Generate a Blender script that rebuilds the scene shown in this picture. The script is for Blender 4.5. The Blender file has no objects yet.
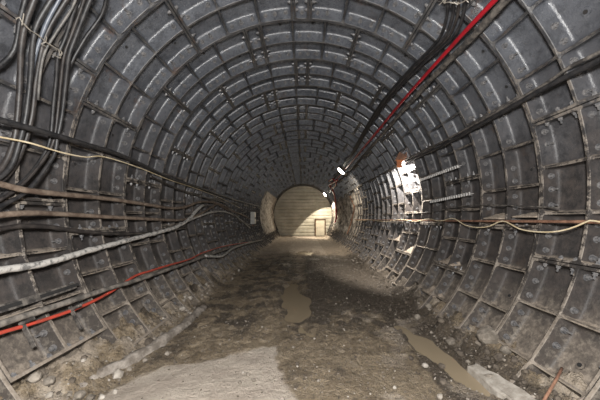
import bpy, bmesh, math, random
from mathutils import Vector, Matrix, noise
random.seed(7)
sc = bpy.context.scene
COL = sc.collection
R = 2.55            # radius to the flange tips of the cast lining
AX = 1.82           # height of the tunnel axis above the floor
EYE = 1.54          # camera height
F = 280.0
PI = math.pi
Y_END = 23.6
Y_BACK = -6.0

# ------------------------------------------------------------------ helpers
def sstep(a, b, x):
    t = max(0.0, min(1.0, (x - a) / (b - a)))
    return t * t * (3 - 2 * t)

def ray(px, py):
    return ((px - 303.0) / F, (218.0 - py) / F)

def on_wall(px, py, r):
    """point of the tunnel lining (cylinder of radius r) seen at a photo pixel"""
    a, b = ray(px, py)
    c = AX - EYE
    A = a * a + b * b; B = -2 * b * c; C0 = c * c - r * r
    y = (-B + math.sqrt(B * B - 4 * A * C0)) / (2 * A)
    return Vector((a * y, y, EYE + b * y))

def on_floor(px, py, z=0.0):
    a, b = ray(px, py)
    y = (z - EYE) / b
    return Vector((a * y, y, z))

def cyl(r, th, y):
    t = math.radians(th)
    return Vector((r * math.sin(t), y, AX + r * math.cos(t)))

def link(name, me, parent=None):
    o = bpy.data.objects.new(name, me)
    COL.objects.link(o)
    if parent is not None:
        o.parent = parent
    return o

def build(name, bm, mats, parent=None, smooth=False, loc=None):
    me = bpy.data.meshes.new(name)
    bmesh.ops.recalc_face_normals(bm, faces=bm.faces[:])
    bm.to_mesh(me); bm.free()
    if not isinstance(mats, (list, tuple)): mats = [mats]
    for m in mats: me.materials.append(m)
    if smooth:
        for p in me.polygons: p.use_smooth = True
    o = link(name, me, parent)
    if loc is not None: o.location = loc
    return o

def thing(name, label, cat, loc=(0, 0, 0), group=None):
    o = bpy.data.objects.new(name, None); COL.objects.link(o)
    o.location = loc; o.empty_display_size = 0.1
    o['label'] = label; o['category'] = cat
    if group: o['group'] = group
    return o

def tag(o, label, cat=None, group=None, kind=None):
    o['label'] = label
    if cat: o['category'] = cat
    if group: o['group'] = group
    if kind: o['kind'] = kind
    return o

def add_box(bm, c, s, M=None, bev=0.0, mi=0):
    g = bmesh.ops.create_cube(bm, size=1.0)
    vs = g['verts']
    for v in vs:
        v.co = Vector((v.co.x * s[0], v.co.y * s[1], v.co.z * s[2]))
        if M is not None: v.co = M @ v.co
        v.co += Vector(c)
    fs = set(f for v in vs for f in v.link_faces)
    for f in fs: f.material_index = mi
    if bev > 0:
        es = list(set(e for v in vs for e in v.link_edges))
        r = bmesh.ops.bevel(bm, geom=es, offset=bev, segments=2, affect='EDGES', profile=0.5)
        for f in r['faces']: f.material_index = mi

def add_prism(bm, p, axis, r, h, n=6, mi=0, r2=None):
    """closed prism starting at p along axis"""
    axis = Vector(axis).normalized()
    u = axis.orthogonal().normalized(); w = axis.cross(u)
    r2 = r if r2 is None else r2
    b0 = [bm.verts.new(Vector(p) + (u * math.cos(2 * PI * i / n) + w * math.sin(2 * PI * i / n)) * r) for i in range(n)]
    b1 = [bm.verts.new(Vector(p) + axis * h + (u * math.cos(2 * PI * i / n) + w * math.sin(2 * PI * i / n)) * r2) for i in range(n)]
    fs = [bm.faces.new((b0[i], b0[(i + 1) % n], b1[(i + 1) % n], b1[i])) for i in range(n)]
    fs.append(bm.faces.new(b1)); fs.append(bm.faces.new(b0[::-1]))
    for f in fs: f.material_index = mi

def catmull(P, step=0.06):
    P = [Vector(p) for p in P]
    if len(P) < 3:
        n = max(2, int((P[1] - P[0]).length / step))
        return [P[0].lerp(P[1], i / n) for i in range(n + 1)]
    Q = [P[0] * 2 - P[1]] + P + [P[-1] * 2 - P[-2]]
    out = []
    for i in range(1, len(Q) - 2):
        n = max(2, min(60, int((Q[i + 1] - Q[i]).length / step)))
        for j in range(n):
            t = j / n
            out.append(0.5 * ((2 * Q[i]) + (Q[i + 1] - Q[i - 1]) * t + (2 * Q[i - 1] - 5 * Q[i] + 4 * Q[i + 1] - Q[i + 2]) * t * t
                       + (-Q[i - 1] + 3 * Q[i] - 3 * Q[i + 1] + Q[i + 2]) * t ** 3))
    out.append(P[-1])
    return out

def add_tube(bm, pts, r, n=8, rough=0.0, seed=0.0, mi=0, cap=True):
    prev = None; rings = []
    L = len(pts)
    for i, p in enumerate(pts):
        d = (pts[min(i + 1, L - 1)] - pts[max(i - 1, 0)])
        if d.length < 1e-6: d = Vector((0, 1, 0))
        d.normalize()
        if prev is None: u = d.orthogonal().normalized()
        else:
            u = prev - d * prev.dot(d)
            u = u.normalized() if u.length > 1e-5 else d.orthogonal().normalized()
        prev = u; w = d.cross(u)
        ring = []
        for k in range(n):
            q = (u * math.cos(2 * PI * k / n) + w * math.sin(2 * PI * k / n))
            rr = r
            if rough: rr *= 1 + rough * noise.noise((p + q * r) * 14 + Vector((seed, seed, seed)))
            ring.append(bm.verts.new(p + q * rr))
        rings.append(ring)
    for a, b in zip(rings, rings[1:]):
        for k in range(n):
            f = bm.faces.new((a[k], a[(k + 1) % n], b[(k + 1) % n], b[k])); f.material_index = mi
    if cap:
        bm.faces.new(rings[0][::-1]).material_index = mi; bm.faces.new(rings[-1]).material_index = mi

def tube_obj(name, pts, r, mat, parent=None, n=8, rough=0.0, step=0.06, smooth=True, straight=False):
    bm = bmesh.new()
    add_tube(bm, pts if straight else catmull(pts, step), r, n, rough, random.random() * 9)
    return build(name, bm, mat, parent, smooth)

# ---------------------------------------------------------------- materials
def new_mat(name):
    m = bpy.data.materials.new(name); m.use_nodes = True
    nt = m.node_tree; b = nt.nodes['Principled BSDF']
    return m, nt, b

def N(nt, t, **kw):
    n = nt.nodes.new(t)
    for k, v in kw.items(): setattr(n, k, v)
    return n

def noise_n(nt, vec, scale, detail=4, rough=0.6):
    n = N(nt, 'ShaderNodeTexNoise'); n.inputs['Scale'].default_value = scale
    n.inputs['Detail'].default_value = detail; n.inputs['Roughness'].default_value = rough
    nt.links.new(vec, n.inputs['Vector']); return n.outputs['Fac']

def rng(nt, v, a, b, c=0.0, d=1.0):
    n = N(nt, 'ShaderNodeMapRange'); n.inputs[1].default_value = a; n.inputs[2].default_value = b
    n.inputs[3].default_value = c; n.inputs[4].default_value = d
    nt.links.new(v, n.inputs[0]); return n.outputs[0]

def mth(nt, op, a, b=None):
    n = N(nt, 'ShaderNodeMath', operation=op)
    for i, v in enumerate((a, b)):
        if v is None: continue
        if isinstance(v, (int, float)): n.inputs[i].default_value = v
        else: nt.links.new(v, n.inputs[i])
    return n.outputs[0]

def mix(nt, fac, a, b):
    n = N(nt, 'ShaderNodeMix', data_type='RGBA')
    for s, v in ((0, fac), (6, a), (7, b)):
        if isinstance(v, (int, float)): n.inputs[s].default_value = v
        elif isinstance(v, tuple): n.inputs[s].default_value = (*v, 1)
        else: nt.links.new(v, n.inputs[s])
    return n.outputs[2]

def bump(nt, b, h, strength=0.4, dist=0.01):
    n = N(nt, 'ShaderNodeBump'); n.inputs['Strength'].default_value = strength
    n.inputs['Distance'].default_value = dist
    nt.links.new(h, n.inputs['Height']); nt.links.new(n.outputs[0], b.inputs['Normal'])

def simple(name, c1, c2, scale=8, rough=0.7, bs=0.3, bd=0.004, metal=0.0, thr=(0.4, 0.62)):
    m, nt, b = new_mat(name)
    g = N(nt, 'ShaderNodeNewGeometry')
    n1 = noise_n(nt, g.outputs['Position'], scale, 5, 0.65)
    c = mix(nt, rng(nt, n1, *thr), c1, c2)
    nt.links.new(c, b.inputs['Base Color'])
    b.inputs['Roughness'].default_value = rough; b.inputs['Metallic'].default_value = metal
    n2 = noise_n(nt, g.outputs['Position'], scale * 6, 4, 0.7)
    bump(nt, b, n2, bs, bd)
    return m

def lining_mat(name, steel, steel2, rust_amt, rough, tipw=False):
    """bitumen-painted cast iron: dust lies where faces look up and in the lower third, rust bleeds in spots"""
    m, nt, b = new_mat(name)
    g = N(nt, 'ShaderNodeNewGeometry'); pos = g.outputs['Position']
    n1 = noise_n(nt, pos, 2.2, 5, 0.65); n2 = noise_n(nt, pos, 17, 5, 0.7); n3 = noise_n(nt, pos, 55, 3, 0.7)
    c = mix(nt, rng(nt, n1, 0.35, 0.65), steel, steel2)
    c = mix(nt, mth(nt, 'MULTIPLY', rng(nt, n2, 0.56, 0.70), 0.45), c, (0.17, 0.175, 0.185))
    n4 = noise_n(nt, pos, 7, 6, 0.8)
    c = mix(nt, mth(nt, 'MULTIPLY', rng(nt, n4, 0.5, 0.38), 0.6), c, (0.025, 0.026, 0.03))
    nr = noise_n(nt, pos, 3.6, 6, 0.75)
    c = mix(nt, mth(nt, 'MULTIPLY', rng(nt, nr, 0.60 - rust_amt * 0.12, 0.72 - rust_amt * 0.1), 0.75), c, (0.085, 0.048, 0.03))
    sx = N(nt, 'ShaderNodeSeparateXYZ'); nt.links.new(pos, sx.inputs[0])
    low = rng(nt, mth(nt, 'ADD', sx.outputs[2], mth(nt, 'MULTIPLY', n1, 0.9)), 3.9, 2.3)
    c = mix(nt, mth(nt, 'MULTIPLY', low, 0.86), c, mix(nt, rng(nt, n4, 0.4, 0.6), (0.026, 0.023, 0.021), (0.056, 0.045, 0.038)))  # brown grime, with the walls' deeper shade also painted into the colour
    vlow = rng(nt, mth(nt, 'ADD', sx.outputs[2], mth(nt, 'MULTIPLY', n4, 0.9)), 1.35, 0.65)
    c = mix(nt, mth(nt, 'MULTIPLY', vlow, 0.85 if tipw else 0.38), c, (0.19, 0.16, 0.13) if tipw else (0.115, 0.098, 0.082))
    c = mix(nt, mth(nt, 'MULTIPLY', mth(nt, 'MULTIPLY', vlow, rng(nt, n2, 0.50, 0.62)), 0.6), c, (0.23, 0.20, 0.165))
    if tipw:
        c = mix(nt, mth(nt, 'MULTIPLY', mth(nt, 'MULTIPLY', rng(nt, sx.outputs[2], 3.4, 1.9, 0.12, 1), rng(nt, n4, 0.48, 0.55)), 0.85), c, (0.23, 0.20, 0.17))
    sn = N(nt, 'ShaderNodeSeparateXYZ'); nt.links.new(g.outputs['Normal'], sn.inputs[0])
    up = mth(nt, 'MULTIPLY', rng(nt, sn.outputs[2], 0.35, 0.8), rng(nt, sx.outputs[2], 3.0, 1.6))
    c = mix(nt, mth(nt, 'MULTIPLY', up, rng(nt, n2, 0.3, 0.6)), c, (0.27, 0.225, 0.18))
    nt.links.new(c, b.inputs['Base Color'])
    r = mth(nt, 'ADD', rng(nt, n2, 0.3, 0.7, rough - 0.06, rough + 0.16), mth(nt, 'MULTIPLY', low, 0.22))
    nt.links.new(mth(nt, 'SUBTRACT', 0.72, mth(nt, 'MULTIPLY', low, 0.5)), b.inputs['Specular IOR Level'])
    nt.links.new(r, b.inputs['Roughness'])
    bump(nt, b, mth(nt, 'ADD', n2, mth(nt, 'MULTIPLY', n3, 0.5)), 0.6, 0.012)
    return m

M = {}
M['lining'] = lining_mat('painted_cast_iron', (0.058, 0.062, 0.072), (0.095, 0.100, 0.112), 0.1, 0.24)
M['tips'] = lining_mat('worn_shaded_flange_edge', (0.030, 0.030, 0.032), (0.075, 0.073, 0.073), 0.35, 0.42, True)  # worn edges; the darker base paints in shade on the tip undersides
M['bolt'] = simple('bolt_iron', (0.10, 0.10, 0.105), (0.20, 0.19, 0.185), 30, 0.42, 0.3, 0.003, 0.3)
M['hole'] = simple('painted_hole_shade', (0.008, 0.008, 0.008), (0.015, 0.013, 0.012), 20, 0.9)  # near-black colour painted in for the shade inside holes and slots
M['black'] = simple('black_cable_sheath', (0.010, 0.010, 0.011), (0.032, 0.030, 0.030), 12, 0.5)
M['charcoal'] = simple('dusty_cable_sheath', (0.014, 0.012, 0.012), (0.045, 0.038, 0.034), 9, 0.5)
M['blue_grey'] = simple('blue_grey_cable_sheath', (0.06, 0.07, 0.09), (0.11, 0.12, 0.14), 9, 0.4)
M['grey_cable'] = simple('grey_cable_sheath', (0.06, 0.058, 0.055), (0.13, 0.12, 0.11), 12, 0.55)
M['brown'] = simple('brown_mud_coated_cable', (0.09, 0.062, 0.045), (0.19, 0.145, 0.11), 10, 0.75)
M['pale'] = simple('pale_splattered_hose', (0.13, 0.125, 0.12), (0.42, 0.40, 0.37), 14, 0.8, 0.5, 0.006, 0, (0.38, 0.5))
M['pipe'] = simple('dusty_steel_pipe', (0.07, 0.063, 0.056), (0.21, 0.185, 0.16), 9, 0.7, 0.5)
M['cream_wire'] = simple('cream_wire_sheath', (0.45, 0.36, 0.22), (0.62, 0.53, 0.38), 6, 0.5)
M['red'] = simple('red_pipe_paint', (0.34, 0.010, 0.018), (0.22, 0.010, 0.016), 5, 0.3, 0.1)
M['orange_red'] = simple('orange_red_cable_sheath', (0.46, 0.055, 0.032), (0.30, 0.05, 0.032), 7, 0.5)
M['grit'] = simple('grimy_pipe', (0.025, 0.022, 0.02), (0.13, 0.115, 0.10), 14, 0.75, 0.6, 0.006)
M['concrete'] = simple('shotcrete', (0.17, 0.15, 0.13), (0.52, 0.48, 0.43), 4, 0.9, 0.9, 0.03)
M['curb'] = simple('muddy_concrete', (0.16, 0.135, 0.11), (0.34, 0.30, 0.26), 9, 0.85, 0.8, 0.012)
M['stone'] = simple('dusty_stone', (0.13, 0.11, 0.088), (0.27, 0.235, 0.195), 9, 0.85, 0.8, 0.01)
M['stone_pale'] = simple('pale_stone', (0.25, 0.22, 0.185), (0.38, 0.345, 0.30), 12, 0.8, 0.6, 0.008)
M['stone_dark'] = simple('dark_clod', (0.055, 0.043, 0.033), (0.13, 0.105, 0.08), 9, 0.85, 0.9, 0.012)
M['sand'] = simple('dry_sand', (0.25, 0.20, 0.155), (0.36, 0.30, 0.24), 20, 0.95, 0.8, 0.01)
M['sheet'] = simple('cream_profiled_sheet', (0.36, 0.335, 0.27), (0.50, 0.475, 0.40), 1.5, 0.5, 0.1)
M['frame_brown'] = simple('brown_door_frame', (0.10, 0.055, 0.03), (0.15, 0.09, 0.05), 6, 0.6)
M['door'] = simple('cream_door_leaf', (0.55, 0.50, 0.40), (0.62, 0.57, 0.46), 3, 0.5)
M['white_box'] = simple('grey_white_enamel', (0.50, 0.49, 0.45), (0.62, 0.60, 0.56), 10, 0.5)
M['steel'] = simple('galvanised_strip', (0.32, 0.31, 0.30), (0.52, 0.50, 0.48), 20, 0.45, 0.3, 0.003, 0.4)
M['rusty'] = simple('rusty_iron', (0.11, 0.05, 0.03), (0.24, 0.13, 0.08), 14, 0.85, 0.6, 0.006)
M['orange'] = simple('orange_lamp_bracket', (0.50, 0.16, 0.05), (0.34, 0.11, 0.04), 12, 0.6)
M['wire'] = simple('bare_tie_wire', (0.22, 0.20, 0.17), (0.36, 0.32, 0.27), 20, 0.5, 0.1, 0.002, 0.3)

def emit(name, col, s):
    m, nt, b = new_mat(name)
    b.inputs['Base Color'].default_value = (0.9, 0.9, 0.85, 1)
    b.inputs['Emission Color'].default_value = (*col, 1); b.inputs['Emission Strength'].default_value = s
    return m
M['lamp_warm'] = emit('warm_lamp_lens', (1, 0.92, 0.78), 25)
M['lamp_white'] = emit('white_lamp_lens', (1, 0.96, 0.9), 25)

# floor: colour weights baked per vertex: R = dry dust and the lamp-lit far floor, G = dark gravel, B = wetness
def floor_mat():
    m, nt, b = new_mat('tunnel_mud')
    g = N(nt, 'ShaderNodeNewGeometry'); pos = g.outputs['Position']
    a = N(nt, 'ShaderNodeVertexColor'); a.layer_name = 'soil'
    s = N(nt, 'ShaderNodeSeparateColor'); nt.links.new(a.outputs[0], s.inputs[0])
    n1 = noise_n(nt, pos, 3.0, 6, 0.7); n2 = noise_n(nt, pos, 18, 5, 0.75); n3 = noise_n(nt, pos, 60, 3, 0.8)
    c = mix(nt, rng(nt, n1, 0.35, 0.65), (0.175, 0.13, 0.080), (0.31, 0.242, 0.16))
    c = mix(nt, mth(nt, 'MULTIPLY', rng(nt, n2, 0.53, 0.62), 0.6), c, (0.29, 0.245, 0.19))
    c = mix(nt, mth(nt, 'MULTIPLY', rng(nt, n2, 0.48, 0.38), 0.65), c, (0.06, 0.046, 0.033))
    c = mix(nt, mth(nt, 'MULTIPLY', rng(nt, n3, 0.52, 0.40), 0.4), c, (0.04, 0.03, 0.023))
    nb = noise_n(nt, pos, 9, 8, 0.8)
    gr = rng(nt, mth(nt, 'ADD', s.outputs[1], mth(nt, 'MULTIPLY', mth(nt, 'SUBTRACT', nb, 0.5), 2.6)), 0.3, 0.62, 0, 0.9)
    c = mix(nt, gr, c, mix(nt, rng(nt, n3, 0.45, 0.75), (0.045, 0.034, 0.025), (0.14, 0.11, 0.078)))
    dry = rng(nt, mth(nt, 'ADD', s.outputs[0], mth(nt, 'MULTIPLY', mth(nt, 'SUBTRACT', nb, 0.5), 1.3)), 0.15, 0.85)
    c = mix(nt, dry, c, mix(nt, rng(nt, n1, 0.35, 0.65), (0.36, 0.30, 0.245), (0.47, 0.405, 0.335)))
    speck = mth(nt, 'MULTIPLY', rng(nt, noise_n(nt, pos, 34, 2, 0.5), 0.66, 0.70), 0.6)
    c = mix(nt, speck, c, (0.38, 0.32, 0.25))
    nt.links.new(c, b.inputs['Base Color'])
    r = mth(nt, 'SUBTRACT', 0.85, mth(nt, 'MULTIPLY', s.outputs[2], rng(nt, n2, 0.35, 0.6, 0.55, 0.2)))
    nt.links.new(r, b.inputs['Roughness'])
    bump(nt, b, mth(nt, 'ADD', mth(nt, 'MULTIPLY', n2, 1.0), mth(nt, 'MULTIPLY', n3, 0.35)), 1.0, 0.05)
    return m
M['mud'] = floor_mat()
def water_mat():
    m, nt, b = new_mat('muddy_water')
    b.inputs['Base Color'].default_value = (0.27, 0.215, 0.145, 1)
    b.inputs['Roughness'].default_value = 0.12; b.inputs['IOR'].default_value = 1.33
    g = N(nt, 'ShaderNodeNewGeometry')
    bump(nt, b, noise_n(nt, g.outputs['Position'], 9, 2, 0.5), 0.08, 0.01)
    return m
M['water'] = water_mat()

# ------------------------------------------------------- the cast iron lining
SEG = 32.2727; KEY = 5.0
D_SKIN = 0.165; RB = R + 0.205
def depth_pt(s_deg, y, d):
    return Vector(((R + d) * math.sin(math.radians(s_deg)), y, (R + d) * math.cos(math.radians(s_deg))))

def rrect(a0, a1, y0, y1, cr, m=7):
    """rounded rectangle loop; angles in degrees, corner radius in metres, 4*(m+4) points"""
    k = PI / 180 * R; w = (a1 - a0) * k; h = y1 - y0
    cr = min(cr, w * 0.49, h * 0.49)
    out = []
    cs = [((cr, cr), PI), ((w - cr, cr), 1.5 * PI), ((w - cr, h - cr), 0), ((cr, h - cr), 0.5 * PI)]
    for i, ((cx, cy), a) in enumerate(cs):
        arc = [(cx + cr * math.cos(a + t / 3 * PI / 2), cy + cr * math.sin(a + t / 3 * PI / 2)) for t in range(4)]
        out += arc
        (nx, ny), na = cs[(i + 1) % 4]
        st = (nx + cr * math.cos(na), ny + cr * math.sin(na))
        for j in range(1, m + 1):
            t = j / (m + 1)
            out.append((arc[-1][0] * (1 - t) + st[0] * t, arc[-1][1] * (1 - t) + st[1] * t))
    return [(a0 + x / k, y0 + y) for x, y in out]

def segment_mesh(name, width, ncell, seed, bolts=True, cr=0.035, missing=0.12):
    rnd = random.Random(seed)
    bm = bmesh.new()
    G = 0.004; k = PI / 180 * R
    gd = G / k
    for row in range(2):
        y0 = G if row == 0 else 0.5; y1 = 0.5 if row == 0 else 1.0 - G
        for c in range(ncell):
            a0 = width * c / ncell; a1 = width * (c + 1) / ncell
            lo = c == 0; hi = c == ncell - 1
            if lo: a0 += gd
            if hi: a1 -= gd
            tl = (0.024 if lo else 0.009) / k; th_ = (0.024 if hi else 0.009) / k
            ty0 = 0.022 if row == 0 else 0.013; ty1 = 0.013 if row == 0 else 0.022
            base = rrect(a0, a1, y0, y1, 0.0001)
            def tipd(a, y):
                # inner ribs dip below the flange tips between the ring flanges
                t = (y - y0) / (y1 - y0)
                dip = 0.045 * math.sin(PI * max(0, min(1, t))) ** 0.5
                d = 0
                if not lo: d = max(d, dip * max(0, 1 - (a - a0) * k / 0.05))
                if not hi: d = max(d, dip * max(0, 1 - (a1 - a) * k / 0.05))
                return d
            pw = [(0.0, 0.0), (0.004, 0.004), (0.010, 0.12), (0.013, 0.145), (0.024, 0.159), (0.045, D_SKIN)]
            loops = [[bm.verts.new(depth_pt(a, y, tipd(a, y))) for a, y in base]]
            for ins, d in pw:
                L = rrect(a0 + tl + ins / k, a1 - th_ - ins / k, y0 + ty0 + ins, y1 - ty1 - ins, cr + ins * 0.3)
                loops.append([bm.verts.new(depth_pt(a, y, max(d, tipd(a, y) + d * 0.3) if d < 0.05 else d)) for a, y in L])
            n = len(base)
            for li, (A, B) in enumerate(zip(loops, loops[1:])):
                for i in range(n):
                    f = bm.faces.new((A[i], A[(i + 1) % n], B[(i + 1) % n], B[i]))
                    f.material_index = 1 if li < 2 else 0
                    f.smooth = li >= 3
            # skin: rings shrinking to the middle of the pocket
            am = (a0 + tl + a1 - th_) / 2; ym = (y0 + ty0 + y1 - ty1) / 2
            last = loops[-1]; Lp = rrect(a0 + tl + 0.045 / k, a1 - th_ - 0.045 / k, y0 + ty0 + 0.045, y1 - ty1 - 0.045, cr + 0.0135) if (a1 - a0) * k > 0.3 else None
            if Lp:
                for t in (0.5,):
                    new = [bm.verts.new(depth_pt(am + (a - am) * t, ym + (y - ym) * t, D_SKIN + 0.002)) for a, y in Lp]
                    for i in range(n):
                        f = bm.faces.new((last[i], last[(i + 1) % n], new[(i + 1) % n], new[i])); f.smooth = True
                    last = new
            cv = bm.verts.new(depth_pt(am, ym, D_SKIN))
            for i in range(n):
                f = bm.faces.new((last[i], last[(i + 1) % n], cv)); f.smooth = True
            # bolts
            if bolts:
                # on ring flanges, both faces
                npos = 3 if (a1 - a0) * k > 0.3 else 1
                for yy, sgn in ((y0 + ty0 + 0.006, 1), (y1 - ty1 - 0.006, -1)):
                    for q in range(npos):
                        aa = am if npos == 1 else a0 + (a1 - a0) * (0.2 + 0.3 * q)
                        aa += rnd.uniform(-0.3, 0.3)
                        p = depth_pt(aa, yy, 0.085 + rnd.uniform(-.006, .006))
                        if rnd.random() < missing:
                            add_prism(bm, p - Vector((0, sgn * 0.004, 0)), (0, sgn, 0), 0.017, 0.005, 8, 3); continue  # flat dark disc stands in for the shade of an empty bolt hole
                        if row == 0 and sgn < 0 or row == 1 and sgn > 0:
                            if rnd.random() < 0.35: continue
                        add_prism(bm, p - Vector((0, sgn * .004, 0)), (0, sgn, 0), 0.031, 0.010, 10, 2)
                        add_prism(bm, p, (0, sgn, 0), 0.023, 0.030, 6, 2)
                        add_prism(bm, p, (0, sgn, 0), 0.010, 0.026 + rnd.choice((0.01, 0.02, 0.05)), 6, 2)
                # on the long flanges
                for edge, on in ((a0 + tl + 0.006 / k, lo), (a1 - th_ - 0.006 / k, hi)):
                    if not on: continue
                    s2 = 1 if on and edge < am else -1
                    if ncell == 1: s2 = 1 if edge < am else -1
                    for t in (0.2, 0.5, 0.8):
                        if rnd.random() < missing: continue
                        p = depth_pt(edge, y0 + (y1 - y0) * t, 0.07)
                        tang = Vector((math.cos(math.radians(edge)), 0, -math.sin(math.radians(edge)))) * s2
                        add_prism(bm, p - tang * .004, tang, 0.024, 0.012, 8, 2)
                        add_prism(bm, p, tang, 0.018, 0.028, 6, 2)
                        add_prism(bm, p, tang, 0.009, 0.028 + rnd.choice((0.01, 0.03)), 6, 2)
            # grout plug in the skin
            if (c == ncell // 2 and ncell > 1) and row == 0 or (ncell > 1 and rnd.random() < 0.2):
                p = depth_pt(am + 1.2, ym + 0.03, D_SKIN + 0.004); nrm = -Vector((p.x, 0, p.z)).normalized()
                add_prism(bm, p, nrm, 0.034, 0.018, 12, 0); add_prism(bm, p, nrm, 0.018, 0.024, 8, 3)
    # back and sides of the casting
    na = max(2, int(width / 3))
    def arc(y, d): return [bm.verts.new(depth_pt(gd + (width - 2 * gd) * i / na, y, d)) for i in range(na + 1)]
    t0 = arc(G, 0.002); b0 = arc(G, RB - R); b1 = arc(1 - G, RB - R); t1 = arc(1 - G, 0.002)
    for i in range(na):
        for A, B in ((t0, b0), (b0, b1), (b1, t1)):
            bm.faces.new((A[i], A[i + 1], B[i + 1], B[i]))
    for i in (0, na):
        bm.faces.new((t0[i], b0[i], b1[i], t1[i]))
    me = bpy.data.meshes.new(name)
    bmesh.ops.recalc_face_normals(bm, faces=bm.faces[:])
    bm.to_mesh(me); bm.free()
    for x in ('lining', 'tips', 'bolt', 'hole'): me.materials.append(M[x])
    return me

seg_meshes = [segment_mesh('lining_segment', SEG, 3, 11 + i, cr=0.010 + 0.007 * i) for i in range(4)]
key_mesh = segment_mesh('key_segment', KEY, 1, 5)

def struct_empty(name, label):
    o = bpy.data.objects.new(name, None); COL.objects.link(o)
    o['kind'] = 'structure'; o['label'] = label; return o
wl = struct_empty('wall_left', 'left side of the round tunnel lining, bolted cast iron rings carrying the brown cables')
wr = struct_empty('wall_right', 'right side of the round tunnel lining, bolted cast iron rings lit by the wall lamp')
ce = struct_empty('ceiling', 'arched crown of the tunnel lining, dark blue-grey cast iron rings with key pieces')
for m_ in range(-3, 24):
    if m_ == 2: kl = -28.2
    elif m_ % 2: kl = -3.0
    else: kl = -19.2
    pieces = [(kl, key_mesh, KEY, 'key_segment')]
    a = kl + KEY
    while a < 124: pieces.append((a, random.choice(seg_meshes), SEG, 'lining_segment')); a += SEG
    a = kl - SEG
    while a > -124 - SEG: pieces.append((a, random.choice(seg_meshes), SEG, 'lining_segment')); a -= SEG
    for a, me, w, nm in pieces:
        mid = a + w / 2
        par = ce if abs(mid) < 50 else (wl if mid < 0 else wr)
        o = link(nm, me, par)
        o.location = (0, m_ * 1.0, AX)
        o.rotation_euler = (0, math.radians(a), 0)

# ------------------------------------------------------------------ floor
PUD = [  # centre x, y, half sizes, rotation
    (-0.16, 5.15, 0.27, 1.45, -0.11), (1.50, 3.25, 0.16, 0.75, -0.16), (0.15, 12.2, 0.5, 0.9, 0.0)]
def pud(x, y):
    m = 0
    for cx, cy, ax_, ay, rot in PUD:
        dx, dy = x - cx, y - cy
        u = dx * math.cos(rot) - dy * math.sin(rot); v = dx * math.sin(rot) + dy * math.cos(rot)
        d = math.hypot(u / ax_, v / ay) + 0.55 * noise.noise(Vector((x * 3.5, y * 2.5, 3.3)))
        m = max(m, 1 - sstep(0.75, 1.15, d))
    return m
def fbm(x, y, s, o=4, z=0.0):
    return noise.fractal(Vector((x * s, y * s, z)), 1.0, 2.1, o)
DRY = [(-2.6, -6), (-1.72, 2.45), (-1.45, 2.85), (-0.95, 3.02), (-0.47, 3.28), (-0.30, 3.36), (-0.285, 2.95), (-0.18, 2.62), (-0.06, 2.37), (0.1, 1.6), (0.2, -6)]
def in_poly(x, y, P):
    c = False; j = len(P) - 1
    for i in range(len(P)):
        if (P[i][1] > y) != (P[j][1] > y) and x < (P[j][0] - P[i][0]) * (y - P[i][1]) / (P[j][1] - P[i][1]) + P[i][0]: c = not c
        j = i
    return c
def dry_mask(x, y):
    xx = x + 0.03 * noise.noise(Vector((x * 9, y * 9, 1))); yy = y + 0.05 * noise.noise(Vector((x * 7, y * 7, 5)))
    s = 0
    for dx, dy in ((0, 0), (.025, 0), (-.025, 0), (0, .04), (0, -.04)):
        s += in_poly(xx + dx, yy + dy, DRY)
    return s / 5
def height(x, y):
    h = 0.018 + 0.016 * fbm(x, y, 1.3) + 0.008 * fbm(x, y, 6, 4, 2)
    # wheel ruts and churned mud away from the dry slab
    dm = dry_mask(x, y)
    ch = (1 - dm) * sstep(2.2, 3.6, y) * (1 - 0.75 * sstep(11, 17, y))
    h += (1 - dm) * sstep(1.5, 3, y) * 0.01 * fbm(x, y, 15, 3, 40)
    h += ch * 0.026 * fbm(x, y, 9, 4, 8) + ch * 0.012 * fbm(x, y, 22, 2, 18)
    h += ch * 0.02 * abs(fbm(x, y, 3, 3, 7))
    h += 0.05 * math.exp(-((x - 0.45) / 0.3) ** 2) * ch * sstep(4.2, 6, y)
    h += 0.04 * math.exp(-((x + 0.62) / 0.22) ** 2) * ch * sstep(4, 6, y)
    h += 0.012 * ch * math.sin(y * 18 + 2 * fbm(x, y, 1.5)) * math.exp(-((x + 0.7) / 0.35) ** 2)
    # rubble against both walls
    rl = sstep(-1.72, -2.2, x); rr = sstep(1.72, 2.15, x)
    lump = 0.5 + 0.9 * abs(fbm(x, y, 2.3, 4, 4)) + 0.4 * fbm(x, y, 7, 3, 9)
    h += max(rl, rr) * 0.05 * fbm(x, y, 13, 4, 1)
    h += rl * (0.26 * lump + 0.06) * (1 - 0.2 * sstep(6, 12, y))
    h += rr * (0.21 * lump + 0.04)
    h += 0.07 * math.exp(-((x - 1.86) / 0.13) ** 2) * (0.5 + fbm(x, y, 5, 3, 6)) * sstep(1.5, 2.8, y)
    m = pud(x, y)
    h = h * (1 - m) - 0.045 * m
    return max(h, -0.05)
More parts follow.
